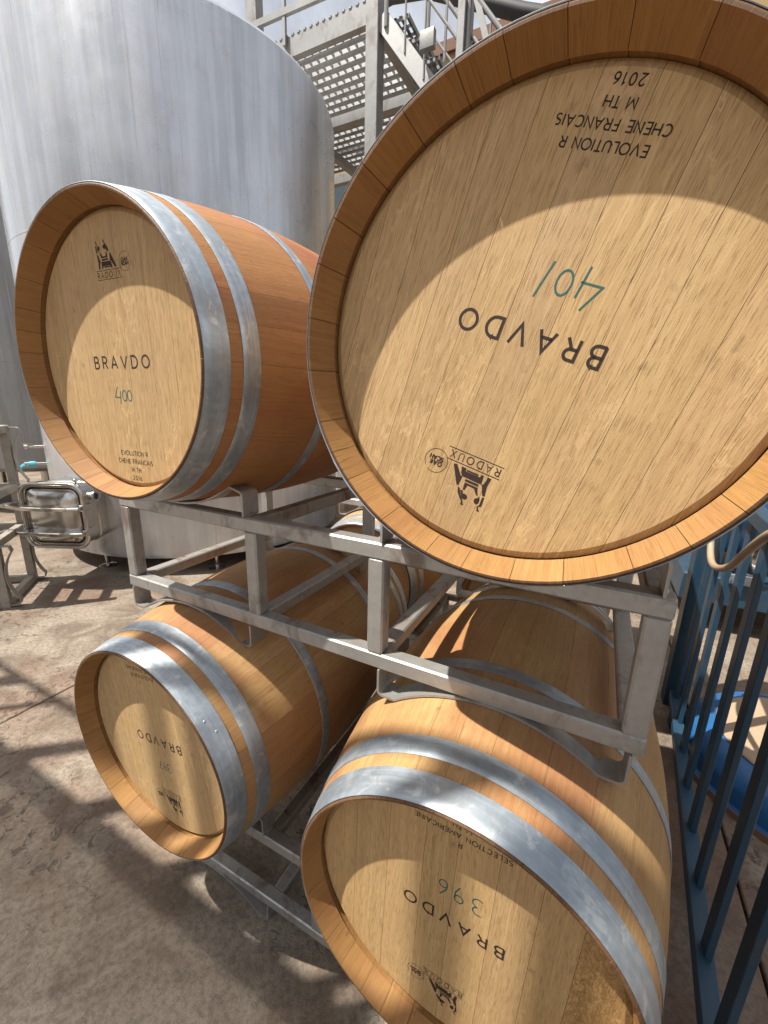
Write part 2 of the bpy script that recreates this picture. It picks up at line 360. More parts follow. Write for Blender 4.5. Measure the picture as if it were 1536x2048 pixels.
def board_mesh(x0, x1, rad, mats, back=False, mi=0):
    """one board of a head: a strip of a disc with a bevelled rim"""
    mb = MB(); g = .00025; x0 += g; x1 -= g
    def outline(r):
        x0c, x1c = max(x0, -r+.0004), min(x1, r-.0004); n = 10; pts = []
        for i in range(n+1):
            x = x0c+(x1c-x0c)*i/n; pts.append((x, -math.sqrt(max(r*r-x*x, 0))))
        for i in range(n+1):
            x = x1c+(x0c-x1c)*i/n; pts.append((x, math.sqrt(max(r*r-x*x, 0))))
        return pts
    s = -1 if back else 1; base = BL if back else 0
    loops = [(outline(rad-.011), HEADT), (outline(rad-.001), HEADT+.0065), (outline(rad), HEADT+.018)]
    n = len(loops[0][0])
    for pts, t in loops:
        for x, z in pts: mb.v.append(Vector((x, base+s*t, z)))
    uv = lambda k: (loops[k//n][0][k % n][0], loops[k//n][0][k % n][1])
    e = random.uniform(-.0003, .0003)
    f0 = list(range(n)); mb.face(f0, [uv(k) for k in f0], mi)
    f1 = list(range(2*n, 3*n)); mb.face(f1, [uv(k) for k in f1], mi)
    for L in (0, 1):
        for i in range(n):
            j = (i+1) % n; f = (L*n+i, L*n+j, (L+1)*n+j, (L+1)*n+i); mb.face(f, [uv(k) for k in f], mi)
    return mb.mesh('head_board', mats, 20)
def hoop_mesh(t0, t1, lap):
    mb = MB(); n = 120; k = None
    for i in range(n):
        a = 2*math.pi*i/n
        d = .0016+(.0014 if abs(((a-lap+math.pi) % (2*math.pi))-math.pi) < .12 else 0)+.0003*math.sin(3*a+t0*50)
        tt = [t0+(t1-t0)*q/3 for q in range(4)]
        ring = [(tt[0]+.0006, prof_r(tt[0])+.0002)]+[(tt[0], prof_r(tt[0])+d*.6)]+[(tt[0]+.0007, prof_r(tt[0])+d)]+[(t, prof_r(t)+d) for t in tt[1:3]]+[(tt[3]-.0007, prof_r(tt[3])+d), (tt[3], prof_r(tt[3])+d*.6), (tt[3]-.0006, prof_r(tt[3])+.0002)]
        k = len(ring)
        for t, r in ring: mb.v.append(Vector((r*math.sin(a), t, r*math.cos(a))))
    for i in range(n):
        j = (i+1) % n
        for q in range(k):
            p = (q+1) % k; mb.face((i*k+q, j*k+q, j*k+p, i*k+p))
    return mb.mesh('hoop', M_HOOP, 40)
def rivet_mesh(t, a):
    mb = MB(); r = prof_r(t)+.0026; c = Vector((r*math.sin(a), t, r*math.cos(a))); Z = Vector((math.sin(a), 0, math.cos(a))); Y = Vector((0, 1, 0)); X = Y.cross(Z)
    M = Matrix((X, Y, Z)).transposed().to_4x4(); M.translation = c
    mb.lathe([(.0001, .0010), (.002, .0009), (.0034, .0004), (.0038, -.001)], 10, M); return mb.mesh('rivet', M_HOOP, 60)
# --- lettering made of strokes: coordinates in cap heights
def arc(cx, cy, rx, ry, a0, a1, n=12):
    return [(cx+rx*math.cos(math.radians(a0+(a1-a0)*i/n)), cy+ry*math.sin(math.radians(a0+(a1-a0)*i/n))) for i in range(n+1)]
GL = {
 'A': (.82, [[(0, 0), (.41, 1), (.82, 0)], [(.14, .32), (.68, .32)]]),
 'B': (.60, [[(0, 0), (0, 1), (.3, 1)]+arc(.3, .76, .24, .24, 90, -90, 10)+[(0, .52)], [(.3, .52)]+arc(.32, .26, .28, .26, 90, -90, 10)+[(0, 0)]]),
 'C': (.75, [arc(.42, .5, .42, .5, 50, 310, 20)]),
 'D': (.78, [[(0, 0), (0, 1), (.3, 1)]+arc(.3, .5, .48, .5, 90, -90, 16)+[(0, 0)]]),
 'E': (.55, [[(.55, 1), (0, 1), (0, 0), (.55, 0)], [(0, .52), (.48, .52)]]),
 'F': (.52, [[(.52, 1), (0, 1), (0, 0)], [(0, .5), (.45, .5)]]),
 'H': (.68, [[(0, 0), (0, 1)], [(.68, 0), (.68, 1)], [(0, .52), (.68, .52)]]),
 'I': (.04, [[(.02, 0), (.02, 1)]]),
 'K': (.6, [[(0, 0), (0, 1)], [(.58, 1), (0, .45)], [(.2, .6), (.6, 0)]]),
 'L': (.5, [[(0, 1), (0, 0), (.5, 0)]]),
 'M': (.85, [[(0, 0), (0, 1), (.42, .2), (.85, 1), (.85, 0)]]),
 'N': (.70, [[(0, 0), (0, 1), (.70, 0), (.70, 1)]]),
 'O': (.96, [arc(.48, .5, .48, .5, 0, 360, 28)]),
 'R': (.62, [[(0, 0), (0, 1), (.3, 1)]+arc(.32, .74, .26, .26, 90, -90, 10)+[(0, .48)], [(.3, .48), (.62, 0)]]),
 'S': (.55, [arc(.28, .75, .25, .25, 50, 270, 12)+arc(.28, .25, .27, .25, 90, -140, 12)]),
 'T': (.62, [[(0, 1), (.62, 1)], [(.31, 1), (.31, 0)]]),
 'U': (.68, [[(0, 1), (0, .32)]+arc(.34, .32, .34, .32, 180, 360, 12)+[(.68, 1)]]),
 'V': (.80, [[(0, 1), (.40, 0), (.80, 1)]]),
 'X': (.70, [[(0, 0), (.68, 1)], [(0, 1), (.70, 0)]]),
 '0': (.56, [arc(.28, .5, .28, .5, 0, 360, 20)]),
 '1': (.2, [[(0, .8), (.18, 1), (.18, 0)]]),
 '2': (.52, [arc(.26, .74, .26, .26, 160, -30, 10)+[(0, 0), (.54, 0)]]),
 '6': (.55, [arc(.28, .3, .27, .3, 0, 360, 16), [(.02, .34), (.1, .7), (.42, 1)]]),
 ' ': (.35, []),
}
def ribbon(mb, pts, w, y=0, M=None):
    P = [Vector((a, b)) for a, b in pts]; n = len(P)
    if n < 2: return
    closed = (P[0]-P[-1]).length < 1e-6
    b = len(mb.v)
    for i, p in enumerate(P):
        d1 = (P[i]-P[i-1]) if i > 0 else ((P[0]-P[-2]) if closed else P[1]-P[0])
        d2 = (P[i+1]-P[i]) if i < n-1 else ((P[1]-P[0]) if closed else P[-1]-P[-2])
        d1.normalize(); d2.normalize(); d = d1+d2
        if d.length < 1e-3: d = d2
        d.normalize(); nn = Vector((-d.y, d.x)); k = 1/max(.45, nn.dot(Vector((-d1.y, d1.x))))
        ex = Vector((0, 0))
        if not closed and i in (0, n-1): ex = d*(w*.1)*(-1 if i == 0 else 1)
        for s in (-1, 1):
            q = p+ex+nn*(s*w*.5*k); mb.v.append(Vector((q.x, y, q.y)))
    for i in range(n-1): a = b+2*i; mb.face((a, a+1, a+3, a+2))
def text_width(t, sp): return sum(GL[c][0] for c in t)+sp*(len(t)-1)
def letters(mb, t, cx, base, cap, width=None, sp=.5, wgt=.13, y=0, serif=False):
    if width: sp = (width/cap-sum(GL[c][0] for c in t))/(len(t)-1)
    x = cx-text_width(t, sp)*cap/2
    for c in t:
        wd, st = GL[c]
        for s in st:
            ww = wgt*cap
            if serif and c in 'AUXN' and s is st[0]: ww *= .62
            ribbon(mb, [(x+a*cap, base+b*cap) for a, b in s], ww, y)
            if serif:
                for (a, b) in (s[0], s[-1]):
                    if b in (0, 1): ribbon(mb, [(x+(a-.1)*cap, base+b*cap), (x+(a+.1)*cap, base+b*cap)], .07*cap, y)
        x += (wd+sp)*cap
def poly(mb, pts, y=0):
    b = len(mb.v)
    for a, c in pts: mb.v.append(Vector((a, y, c)))
    mb.face(range(b, b+len(pts)))
def emblem(mb, y, ox=0.0, oz=.1625):
    T = lambda X, Y: (ox+(X-533)/5.86*.001, oz+((805-(X-310)*.1685)-Y)/11.2*.001)
    pg = [[(362, 490), (385, 490), (415, 620), (440, 640), (408, 640), (395, 775), (368, 775), (376, 640)],
          [(425, 650), (440, 625), (590, 605), (605, 640), (620, 735), (580, 740), (575, 695), (455, 715), (450, 762), (430, 765)],
          [(440, 575), (555, 555), (555, 590), (445, 612)], [(470, 718), (570, 703), (570, 727), (472, 744)],
          [(415, 450), (430, 450), (465, 522), (520, 515), (530, 430), (545, 425), (550, 540), (440, 560)],
          [(365, 318), (355, 335), (360, 470), (378, 470), (376, 340), (388, 300)], [(370, 260), (382, 258), (390, 300), (376, 304)],
          [(513, 270), (530, 262), (575, 350), (590, 432), (570, 425), (550, 350)], [(503, 222), (518, 220), (524, 268), (510, 270)],
          [(590, 450), (608, 450), (690, 715), (660, 730), (600, 600), (585, 612)],
          [(385, 385), (400, 385), (410, 440), (395, 445)], [(530, 350), (548, 350), (560, 405), (540, 412)]]
    for p in pg: poly(mb, [T(*q) for q in p], y)
    for cx, cy, rx, ry in ((408, 370, 22, 48), (513, 338, 28, 44), (370, 250, 12, 15), (508, 215, 12, 15)):
        poly(mb, [T(*q) for q in arc(cx, cy, rx, ry, 0, 330, 11)], y)
def marks(root, number, num_strokes, num_pos, american=False):
    y = HEADT-.00018
    mb = MB(); letters(mb, 'BRAVDO', 0, -.0195, .0228, width=.174, wgt=.16, y=y); mb.build('name_lettering', M_BURN, root, None)
    mb = MB(); emblem(mb, y); poly(mb, [(-.038, .1606), (.038, .1606), (.038, .1617), (-.038, .1617)], y); poly(mb, [(-.038, .1446), (.040, .1446), (.040, .1457), (-.038, .1457)], y)
    letters(mb, 'RADOUX', .000, .1482, .0096, width=.070, wgt=.15, y=y, serif=True)
    mb.build('cooper_emblem', M_BURN, root, None)
    if not american or True:
        mb = MB(); ribbon(mb, [(.0515+a*.0165, .171+b*.0165) for a, b in arc(0, 0, 1, 1, 60, 250, 16)], .0007, y)
        ribbon(mb, [(.0515+a*.0165, .171+b*.0165) for a, b in arc(0, 0, 1, 1, -115, 40, 16)], .0007, y)
        letters(mb, 'OAK', .051, .1715, .0056, width=.0175, wgt=.3, y=y); letters(mb, 'SCAN', .052, .1645, .0056, width=.0195, wgt=.3, y=y)
        mb.build('round_stamp', M_BURN, root, None)
    mb = MB()
    if american: rows = [('R', -.188, 0), ('SELECTION AMERICAINE', -.2065, .158), ('M TH', -.225, .03), ('2016', -.243, .03)]
    else: rows = [('EVOLUTION R', -.1985, .087), ('CHENE FRANCAIS', -.2165, .112), ('M TH', -.2345, .030), ('2016', -.2525, .029)]
    for t, z, wd in rows: letters(mb, t, .003, z, .0092, width=wd or None, wgt=.165, y=y)
    mb.build('grade_lettering', M_BURN, root, None)
    mb = MB()
    for s in num_strokes: ribbon(mb, [(num_pos[0]+a*num_pos[2], num_pos[1]+b*num_pos[2]) for a, b in s], .0022, y-.00006)
    mb.build('number_marking', M_TEAL, root, None)
S4 = [[(.36, 1.0), (.0, .32), (.62, .30)], [(.62, .72), (.52, -.12)]]
def shift(st, dx): return [[(a+dx, b) for a, b in s] for s in st]
S0 = [arc(.22, .42, .22, .34, 100, 460, 14)]; S1 = [[(.28, .95), (.05, -.05)]]
S3 = [[(.02, .92)]+arc(.2, .70, .22, .22, 110, -80, 8)+arc(.2, .22, .26, .26, 80, -130, 9)]
S9 = [arc(.22, .64, .2, .22, 20, 380, 12), [(.42, .68), (.40, .3), (.22, -.1)]]
S6 = [[(.36, .95), (.08, .5)]+arc(.24, .22, .2, .22, 160, 500, 12)]
S7 = [[(.02, .80), (.12, .86), (.46, .84), (.20, -.05)], [(.12, .40), (.44, .42)]]

def lap(k): return [1.1, 2.6, .6, 4.2, 5.1, 3.3][k % 6]
def make_barrel(name, stave_mats, head_mat, seams, seed, fig=None):
    rg = random.Random(seed); root = empty(name)
    n = 29; ws = [rg.uniform(.72, 1.28) for _ in range(n)]; tot = sum(ws); a = rg.uniform(0, 1)
    for wd in ws:
        a1 = a+wd/tot*2*math.pi; o = link('stave', stave_mesh(a, a1, stave_mats), root); a = a1
    sm = sorted(seams); edges = [-.2685]+sm+[.2685]
    for i in range(len(edges)-1):
        mt = M_FIG if (fig is not None and i == fig) else head_mat
        link('head_board', board_mesh(edges[i], edges[i+1], .2685, mt), root)
        link('head_board', board_mesh(edges[i], edges[i+1], .2685, head_mat, True), root)
    for i, (t0, t1) in enumerate([(.0018, .050), (.075, .112), (.288, .318)]):
        for q in (0, 1):
            aa, bb = (t0, t1) if q == 0 else (BL-t1, BL-t0); l = lap(i*2+q+seed)
            h = link('hoop', hoop_mesh(aa, bb, l), root)
            for da in (-.055, .055): link('rivet', rivet_mesh(aa+(bb-aa)*(.5+da*2), l+da), h)
    return root
def barrel_matrix(c, yaw, pitch, roll):
    a, b, q = map(math.radians, (yaw, pitch, roll))
    n = Vector((-math.sin(a), math.cos(a)*math.cos(b), math.sin(b))).normalized()
    ex = n.cross(Vector((0, 0, 1))).normalized(); ez = ex.cross(n)
    X = ex*math.cos(q)+ez*math.sin(q); Z = ez*math.cos(q)-ex*math.sin(q)
    return Matrix(((X.x, n.x, Z.x, c[0]), (X.y, n.y, Z.y, c[1]), (X.z, n.z, Z.z, c[2]), (0, 0, 0, 1)))
M_EDGE = wood('grimy_rim_edge', (.16, .085, .04), (.11, .055, .026), (.05, .025, .012), tone=.3, fleck=0)
ST1, ST2 = [M_STAVE, M_CHIME, M_EDGE], [M_STAVE_R, M_CHIME, M_EDGE]
SEAM_A = [-.215, -.165, -.107, -.040, .024, .098, .160, .215]; SEAM_B = [-.232, -.182, -.127, -.079, -.023, .031, .082, .130, .181, .230]
SEAM_C = [-.22, -.16, -.09, -.035, .03, .095, .15, .21]; SEAM_D = [-.184, -.124, -.06, .005, .06, .125, .19]
GRP = 'front wine barrels on the steel racks'
bA = make_barrel('wine_barrel', ST2, M_HEAD, SEAM_A, 1); marks(bA, '400', S4+shift(S0, .78)+shift(S0, 1.3), (-.034, -.087, .031))
bB = make_barrel('wine_barrel', ST1, M_HEAD, SEAM_B, 2); marks(bB, '401', S4+shift(S0, .85)+shift(S1, 1.5), (-.056, -.086, .038))
bC = make_barrel('wine_barrel', ST1, M_HEAD, SEAM_C, 3); marks(bC, '397', S3+shift(S9, .6)+shift(S7, 1.2), (-.024, .055, .026))
bD = make_barrel('wine_barrel', ST1, M_HEAD2, SEAM_D, 4, fig=0); marks(bD, '396', S3+shift(S9, .85)+shift(S6, 1.6), (-.045, -.092, .036), True)
for o, lab, c, y_, p_, r_ in ((bA, 'upper left barrel marked 400 with upright lettering and reddish staves', (-.344, -.155, 1.587), 1.33, .67, 0),
                              (bB, 'large upper right barrel marked 401, lettering upside down, nearest the camera', (.451, -.164, 1.583), -.2, -.2, 162),
                              (bC, 'lower left barrel marked 397 resting on the floor rack', (-.350, -.178, .652), -.15, 1.2, -172.5),
                              (bD, 'lower right barrel marked 396 beside the blue fence', (.433, -.195, .655), -.475, 1.0, 177.8)):
    o.matrix_world = barrel_matrix(c, y_, p_, r_); tag(o, lab, 'barrel', GRP)
MARKS = ('name_lettering', 'cooper_emblem', 'round_stamp', 'grade_lettering', 'number_marking')
for lab, c, r_ in (('rear left barrel half hidden behind the mid rack gap', (-.440, 1.02, .655), 40), ('rear right barrel hidden mostly behind the barrel marked 396', (.36, 1.03, .655), 100), ('added upper rear right barrel, hidden behind the barrel marked 401, shading the far fence', (.36, 1.03, 1.585), 20)):  # last entry is an added, nearly unseen barrel that shades the far fence
    o = copy_tree(bC, None, MARKS); o.matrix_world = barrel_matrix(c, .5, .2, r_); tag(o, lab, 'barrel', 'rear wine barrels behind the front stack')

# ------------------------------------------------------------------ barrel racks
BAR = .035; RD = .575
def strap_prof(upper):
    """one cradle strap in x,z; upper: cups the barrel above, else sits over the barrel below"""
    pts = []; hw = .227; R = .3215
    z0 = .328 if upper else .056; s = 1 if upper else -1
    top = z0+s*.060
    cz = z0+s*(.0085+R) if upper else z0-.0005-R     # centre of the barrel circle
    left = [(-hw, z0)]+[(-hw+.013*(1-math.cos(q)), top-s*.013*(1-math.sin(q))) for q in (0, .5, 1.05, math.pi/2)]
    arcp = []
    for i in range(-12, 13):
        x = .186*i/12; d = math.sqrt(R*R-x*x); arcp.append((x, cz-s*d if upper else cz+d))
    full = left+arcp+[(-x, z) for x, z in left[::-1]]
    return full
def make_rack(name, rusty=True, mids=(-.1625, .1625), h=BAR, M_RACK=M_RACK):
    root = empty(name); X = .642; zl, zh = .056, .328-h
    def part(n, lo, hi, mt=M_RACK): mb = MB(); mb.box(lo, hi, .0035); mb.build(n, mt, root, 40)
    for y in (0, RD-h):
        for z in (zl, zh): part('crossbar', (-X, y, z), (X, y+h, z+h-.001))
        for x in [-X+.0006]+[q-h/2 for q in mids]+[X-h-.0006]: part('post', (x, y+.0005, zl+h-.001), (x+h, y+h-.0005, zh))
    for k, x in enumerate((-X+.0006, -.1625-h/2, .1625-h/2, X-h-.0006)):
        for z in (zl, zh):
            part('side_rail', (x, h, z+.0015), (x+h, RD-h, z+h-.0025), M_RACK_R if rusty and (k+(z > .1)) % 2 == 0 else M_RACK)
    for cx in (-.40, .40):
        for y in (-.003, RD-.045):
            for up in (True, False):
                mb = MB(); pf = [(cx+a, b) for a, b in strap_prof(up)]; mb.strip(pf, y, y+.048, -.0045 if up else .0045); mb.build('cradle_strap', M_RACK, root, 50)
    for cx in (-.40, .40):
        for s in (-1, 1):
            mb = MB(); p = Vector((cx+s*.222, .010, .328)); mb.tube([p+Vector((s*.006, 0, .001)), p+Vector((s*.007, .012, .002)), p+Vector((s*.006, .024, .001))], [.003, .0048, .003], 7); mb.build('weld_bead', M_RACK, root, 60)
    return root
rk = make_rack('barrel_rack'); rk.location = (.0325, 0, .928); tag(rk, 'galvanised rack between the upper and lower front barrels', 'barrel rack', 'galvanised two-barrel racks')
rk2 = make_rack('barrel_rack', True, (-.0, ))
M_RACK_D = steel('dusty_rack', (.34, .31, .26), .3, .6, (.13, .075, .045), .6, .28)
rk3 = make_rack('barrel_rack', False, (-.1625, .1625), .055, M_RACK_D)
def rack_copy(mw, lab, src=None):
    o = src or copy_tree(rk); o.matrix_world = mw; tag(o, lab, 'barrel rack', 'galvanised two-barrel racks'); return o
rack_copy(Matrix.Translation((.0325, 0, 0)), 'galvanised rack on the floor under the two lower front barrels', rk2)
rack_copy(Matrix.Translation((-.04, 1.19, 0)), 'floor rack under the rear barrels behind the front stack')
rack_copy(Matrix.Translation((-.04, 1.19, .928)), 'empty rack lying on top of the rear barrels')
d1 = Vector((.766, -.643, 0)); d2 = Vector((.643, .766, 0))
def upright(base, far):
    # long side vertical, cradle straps facing away from the sunlit yard
    X, Y, Z = Vector((0, 0, 1)), d1, d2
    if X.cross(Y).dot(Z) < 0: Z = -Z
    M = Matrix((X, Y, Z)).transposed().to_4x4(); M.translation = Vector(base)+Vector((0, 0, .642)); return M
rack_copy(upright((-3.77, .69, 0), 0), 'dirty rack stood on end at the left edge by the hatch', rk3)

# ------------------------------------------------------------------ big steel tank with hatch
TC = Vector((-3.496, 2.736, 0)); TR = 1.48; TB, TT = .15, 4.20
tank = empty('storage_tank', TC); tag(tank, 'tall dusty stainless steel tank behind the upper left barrel', 'tank')
mb = MB(); mb.lathe([(.02, TB-.05), (.9, TB-.03), (TR-.05, TB), (TR-.012, TB+.012), (TR, TB+.05), (TR, 1.30), (TR+.0015, 1.302), (TR+.0015, 1.312), (TR, 1.314), (TR, 2.70), (TR+.0015, 2.702), (TR+.0015, 2.712), (TR, 2.714),
                     (TR, TT-.10), (TR-.012, TT-.05), (TR-.045, TT-.01), (TR-.10, TT+.015), (.7, TT+.14), (.02, TT+.2)], 128)
mb.build('shell', M_TANK, tank, 25)
for a in (-84, -40, 20, 75, 130, 185, 230):
    mb = MB(); c = Vector((math.cos(math.radians(a)), math.sin(math.radians(a)), 0))*(TR-.14)
    mb.tube([c+Vector((0, 0, TB+.02)), c+Vector((0, 0, .05)), c+Vector((0, 0, .012))], [.03, .018, .018], 12); mb.lathe([(.001, .014), (.055, .012), (.075, .004), (.075, 0)], 20, Matrix.Translation(c)); mb.build('foot', M_STAIN, tank, 35)
# level tube down the left flank
def tank_pt(az, r=0): return Vector((math.cos(math.radians(az)), math.sin(math.radians(az)), 0))*(TR+r)
mb = MB(); mb.tube([tank_pt(-136, .035)+Vector((0, 0, .5)), tank_pt(-136, .035)+Vector((0, 0, 3.9))], .016, 12); mb.build('level_tube', M_STAIN, tank, 40)
for z in (1.05, 1.75, 2.6, 3.5):
    mb = MB(); mb.beam(tank_pt(-136, -.01)+Vector((0, 0, z)), tank_pt(-136, .056)+Vector((0, 0, z)), .05, .02); mb.build('tube_clamp', M_STAIN, tank, 30)
# sample valves on the left flank
def valve(az, z, tape):
    a = tank_pt(az)+Vector((0, 0, z)); n = a.copy(); n.z = 0; n.normalize(); t = Vector((-n.y, n.x, 0))
    mb = MB(); mb.tube([a-n*.02, a+n*.10, a+n*.16], [.016, .016, .013], 12); mb.tube([a+n*.155, a+n*.185], [.024, .024], 14); mb.beam(a+n*.11+Vector((0, 0, .028)), a+n*.2+Vector((0, 0, .034)), .016, .006); v = mb.build('sample_valve', M_STAIN, tank, 35)
    if tape:
        mb = MB(); mb.tube([a+n*.10, a+n*.13, a+n*.165], [.026, .030, .024], 9); mb.tube([a+n*.17, a+n*.2-Vector((0, 0, .02)), a+n*.25-Vector((0, 0, .045))], [.02, .022, .006], 7); mb.build('tape_wrap', M_TAPE, v, 20)
valve(-126, 1.02, False); valve(-123, .86, True)
# hatch: a rounded rectangular neck with a door
HC = Vector((-3.175, .975, .60)); HN = Vector((.455, -.89, 0)).normalized(); HX = Vector((.89, .455, 0)).normalized(); HZ = Vector((0, 0, 1))
def rrect(hw, hh, r, n=6):
    p = []
    for cx, cz, a0 in ((hw-r, hh-r, 0), (-hw+r, hh-r, 90), (-hw+r, -hh+r, 180), (hw-r, -hh+r, 270)):
        for i in range(n+1): a = math.radians(a0+90*i/n); p.append((cx+r*math.cos(a), cz+r*math.sin(a)))
    return p
def hpt(x, z, d): return HC-TC+HX*x+HZ*z+HN*d
def rr_loft(mb, secs):
    n = None
    for (hw, hh, r, d) in secs:
        p = rrect(hw, hh, r); n = len(p); b = len(mb.v)
        for x, z in p: mb.v.append(hpt(x, z, d))
        if b >= n and secs.index((hw, hh, r, d)) > 0:
            for i in range(n): j = (i+1) % n; mb.face((b-n+i, b-n+j, b+j, b+i))
    return n
mb = MB(); n = rr_loft(mb, [(.232, .245, .085, -.55), (.232, .245, .085, -.17), (.237, .25, .088, -.165), (.237, .25, .088, -.155), (.232, .245, .085, -.15), (.232, .245, .085, 0), (.212, .225, .07, 0), (.212, .225, .07, -.10)])
mb.build('hatch_neck', M_STAIN, tank, 35)
mb = MB(); ring = rrect(.242, .255, .092, 8); mb.tube([hpt(x, z, .012) for x, z in ring]+[hpt(*ring[0], .012), hpt(*ring[1], .012)], .0135, 10, False); mb.build('hatch_rim', M_STAIN, tank, 60)
mb = MB(); n = rr_loft(mb, [(.205, .218, .066, -.03), (.205, .218, .066, .0), (.195, .208, .06, .014), (.15, .16, .05, .034), (.08, .09, .03, .04)])
mb.face(list(range(len(mb.v)-n, len(mb.v)))); door = mb.build('hatch_door', M_STAIN, tank, 50)
for z in (.085, -.115):
    mb = MB(); xs = [-.36, -.30, -.22, 0, .16, .245]; zs = [.0, .004, -.008, -.012, -.012, -.010]; ds = [.045, .05, .062, .066, .062, .05]
    for i in range(5): mb.beam(hpt(xs[i], z+zs[i], ds[i]), hpt(xs[i+1]+.004, z+zs[i+1], ds[i+1]), .085, .028, ch=.004)
    cb = mb.build('clamp_bar', M_STAIN, door, 30)
    mb = MB(); mb.beam(hpt(.245, z-.01, .05), hpt(.245, z-.01, -.06), .03, .05, ch=.004); mb.build('hinge_lug', M_STAIN, tank, 30)
    mb = MB(); mb.tube([hpt(-.35, z, .13), hpt(-.35, z, -.06)], .008, 8); mb.tube([hpt(-.42, z-.03, .10), hpt(-.35, z, .115), hpt(-.28, z+.02, .12)], .007, 7); mb.build('clamp_screw', M_STAIN, tank, 50)
mb = MB(); c = hpt(.232, .15, -.07); mb.tube([c-HX*.03, c+HX*.05], .032, 18); mb.tube([c+HX*.045, c+HX*.06], .042, 20); mb.tube([c+HX*.06, c+HX*.0605], [.03, .026], 18); mb.build('drain_port', M_STAIN, tank, 40)
mb = MB(); mb.tube([c+HX*.062-HX*.004, c+HX*.0612], .027, 18); mb.build('port_bore', M_BLACK, tank, 40)
mb = MB(); c2 = hpt(.12, .262, -.1); mb.tube([c2, c2+HX*.14+HZ*.03], .006, 8); M = Matrix.Translation(c2); mb.lathe([(.001, .017), (.012, .012), (.017, 0), (.012, -.012), (.001, -.017)], 12, M); mb.build('handle_knob', M_STAIN, tank, 60)
# second tank further left
t2 = empty('storage_tank', (-7.1, 3.1, 0)); tag(t2, 'darker stainless tank at the far left behind the hatch', 'tank')
mb = MB(); mb.lathe([(.02, .5), (1.55, .55), (1.6, .6), (1.6, 1.9), (1.602, 1.902), (1.602, 1.915), (1.6, 1.917), (1.6, 4.6), (1.5, 4.7), (.02, 4.95)], 96); mb.build('shell', steel('dull_stainless', (.30, .30, .295), .85, .42, (.22, .2, .17), .3, .06, streak=7, scale=.35), t2, 25)
for a in (-100, -40, 20, 80, 140, 200):
    mb = MB(); c = Vector((math.cos(math.radians(a)), math.sin(math.radians(a)), 0))*1.4; mb.tube([c, c+Vector((0, 0, .58))], .05, 10); mb.build('leg', M_STAIN, t2, 40)

# ------------------------------------------------------------------ stair tower with grating walkway
ty = 3.8; H = 5.11
tw = empty('stair_tower', (-1.93, ty, 0)); tag(tw, 'galvanised stair tower with grating walkway above the tank', 'staircase')
def TP(name, f, m=M_STAIR, sm=35):
    mb = MB(); f(mb); o = mb.build(name, m, None, sm); o.parent = tw; o.matrix_parent_inverse = Matrix.Translation(-Vector((-1.93, ty, 0))); return o
for x0, x1, y0, y1, zt in ((-2.03, -1.89, ty-.04, ty+.10, 6.6), (-2.03, -1.91, ty+1.22, ty+1.34, 5.2), (-5.3, -5.16, ty+1.22, ty+1.34, 6.4), (-5.3, -5.16, ty, ty+.12, 6.4), (-3.62, -3.46, ty+.02, ty+.14, 6.4)):
    TP('column', lambda mb: mb.box((x0, y0, 0 if x0 != -3.62 else H), (x1, y1, zt), .006))
TP('fascia_channel', lambda mb: (mb.box((-5.3, ty-.01, H), (-2.032, ty+.0, H+.178)), mb.box((-5.3, ty+.001, H), (-2.032, ty+.06, H+.008)), mb.box((-5.3, ty+.001, H+.17), (-2.032, ty+.06, H+.178))))
for yy in (ty+1.20, ty+2.45):
    TP('cross_beam', lambda mb: (mb.box((-6, yy-.05, H-.02), (-1.3, yy+.05, H-.01)), mb.box((-6, yy-.006, H-.009), (-1.3, yy+.006, H+.13))))
TP('end_beam', lambda mb: mb.box((-2.02, ty+.10, H), (-1.93, ty+2.4, H+.12)))
for yy0, rows in ((ty+.075, 9), (ty+1.27, 9)):
    for i in range(rows):
        y = yy0+i*.125
        if abs(y-(ty+1.20)) < .06: continue
        TP('grating_plank', lambda mb: (mb.box((-5.28, y, H+.135), (-2.04, y+.068, H+.139)), mb.box((-5.28, y-.002, H+.10), (-2.04, y+.001, H+.139)), mb.box((-5.28, y+.068, H+.10), (-2.04, y+.071, H+.139))), M_GRATE, None)
        def ribs(mb):
            for k in range(32): x = -5.25+k*.1; mb.box((x, y+.0715, H+.105), (x+.012, y+.1225, H+.137))
        if i < rows-1: tag(TP('grating_ribs', ribs, M_GRATE, None), kind='stuff')
def teeth(mb):
    for k in range(40): x = -5.2+k*.08; mb.box((x, ty-.016, H+.18), (x+.03, ty+.05, H+.2))
tag(TP('toe_serration', teeth, M_STAIR, None), kind='stuff')
# flight going down to the right
A0, A1 = Vector((-1.88, ty+.02, 5.12)), Vector((.6, ty+.02, 2.02)); dv = (A1-A0)
for oy in (0, .95): TP('stringer', lambda mb: mb.beam(A0+Vector((0, oy, 0)), A1+Vector((0, oy, 0)), .06, .15, up=(0, 0, 1), ch=.004))
for i in range(15):
    p = A0+dv*((i+.5)/15)+Vector((.02, .05, .10))
    def tread(mb):
        for q in range(5): mb.box((p.x-.12+q*.06, ty+.06, p.z), (p.x-.12+q*.06+.032, ty+.93, p.z+.004))
        mb.box((p.x-.125, ty+.06, p.z-.035), (p.x-.12, ty+.93, p.z+.006)); mb.box((p.x+.16, ty+.06, p.z-.035), (p.x+.165, ty+.93, p.z+.006))
        for q in range(9): mb.box((p.x-.12, ty+.07+q*.1, p.z-.03), (p.x+.16, ty+.075+q*.1, p.z-.002))
    TP('tread', tread, M_STAIR, None)
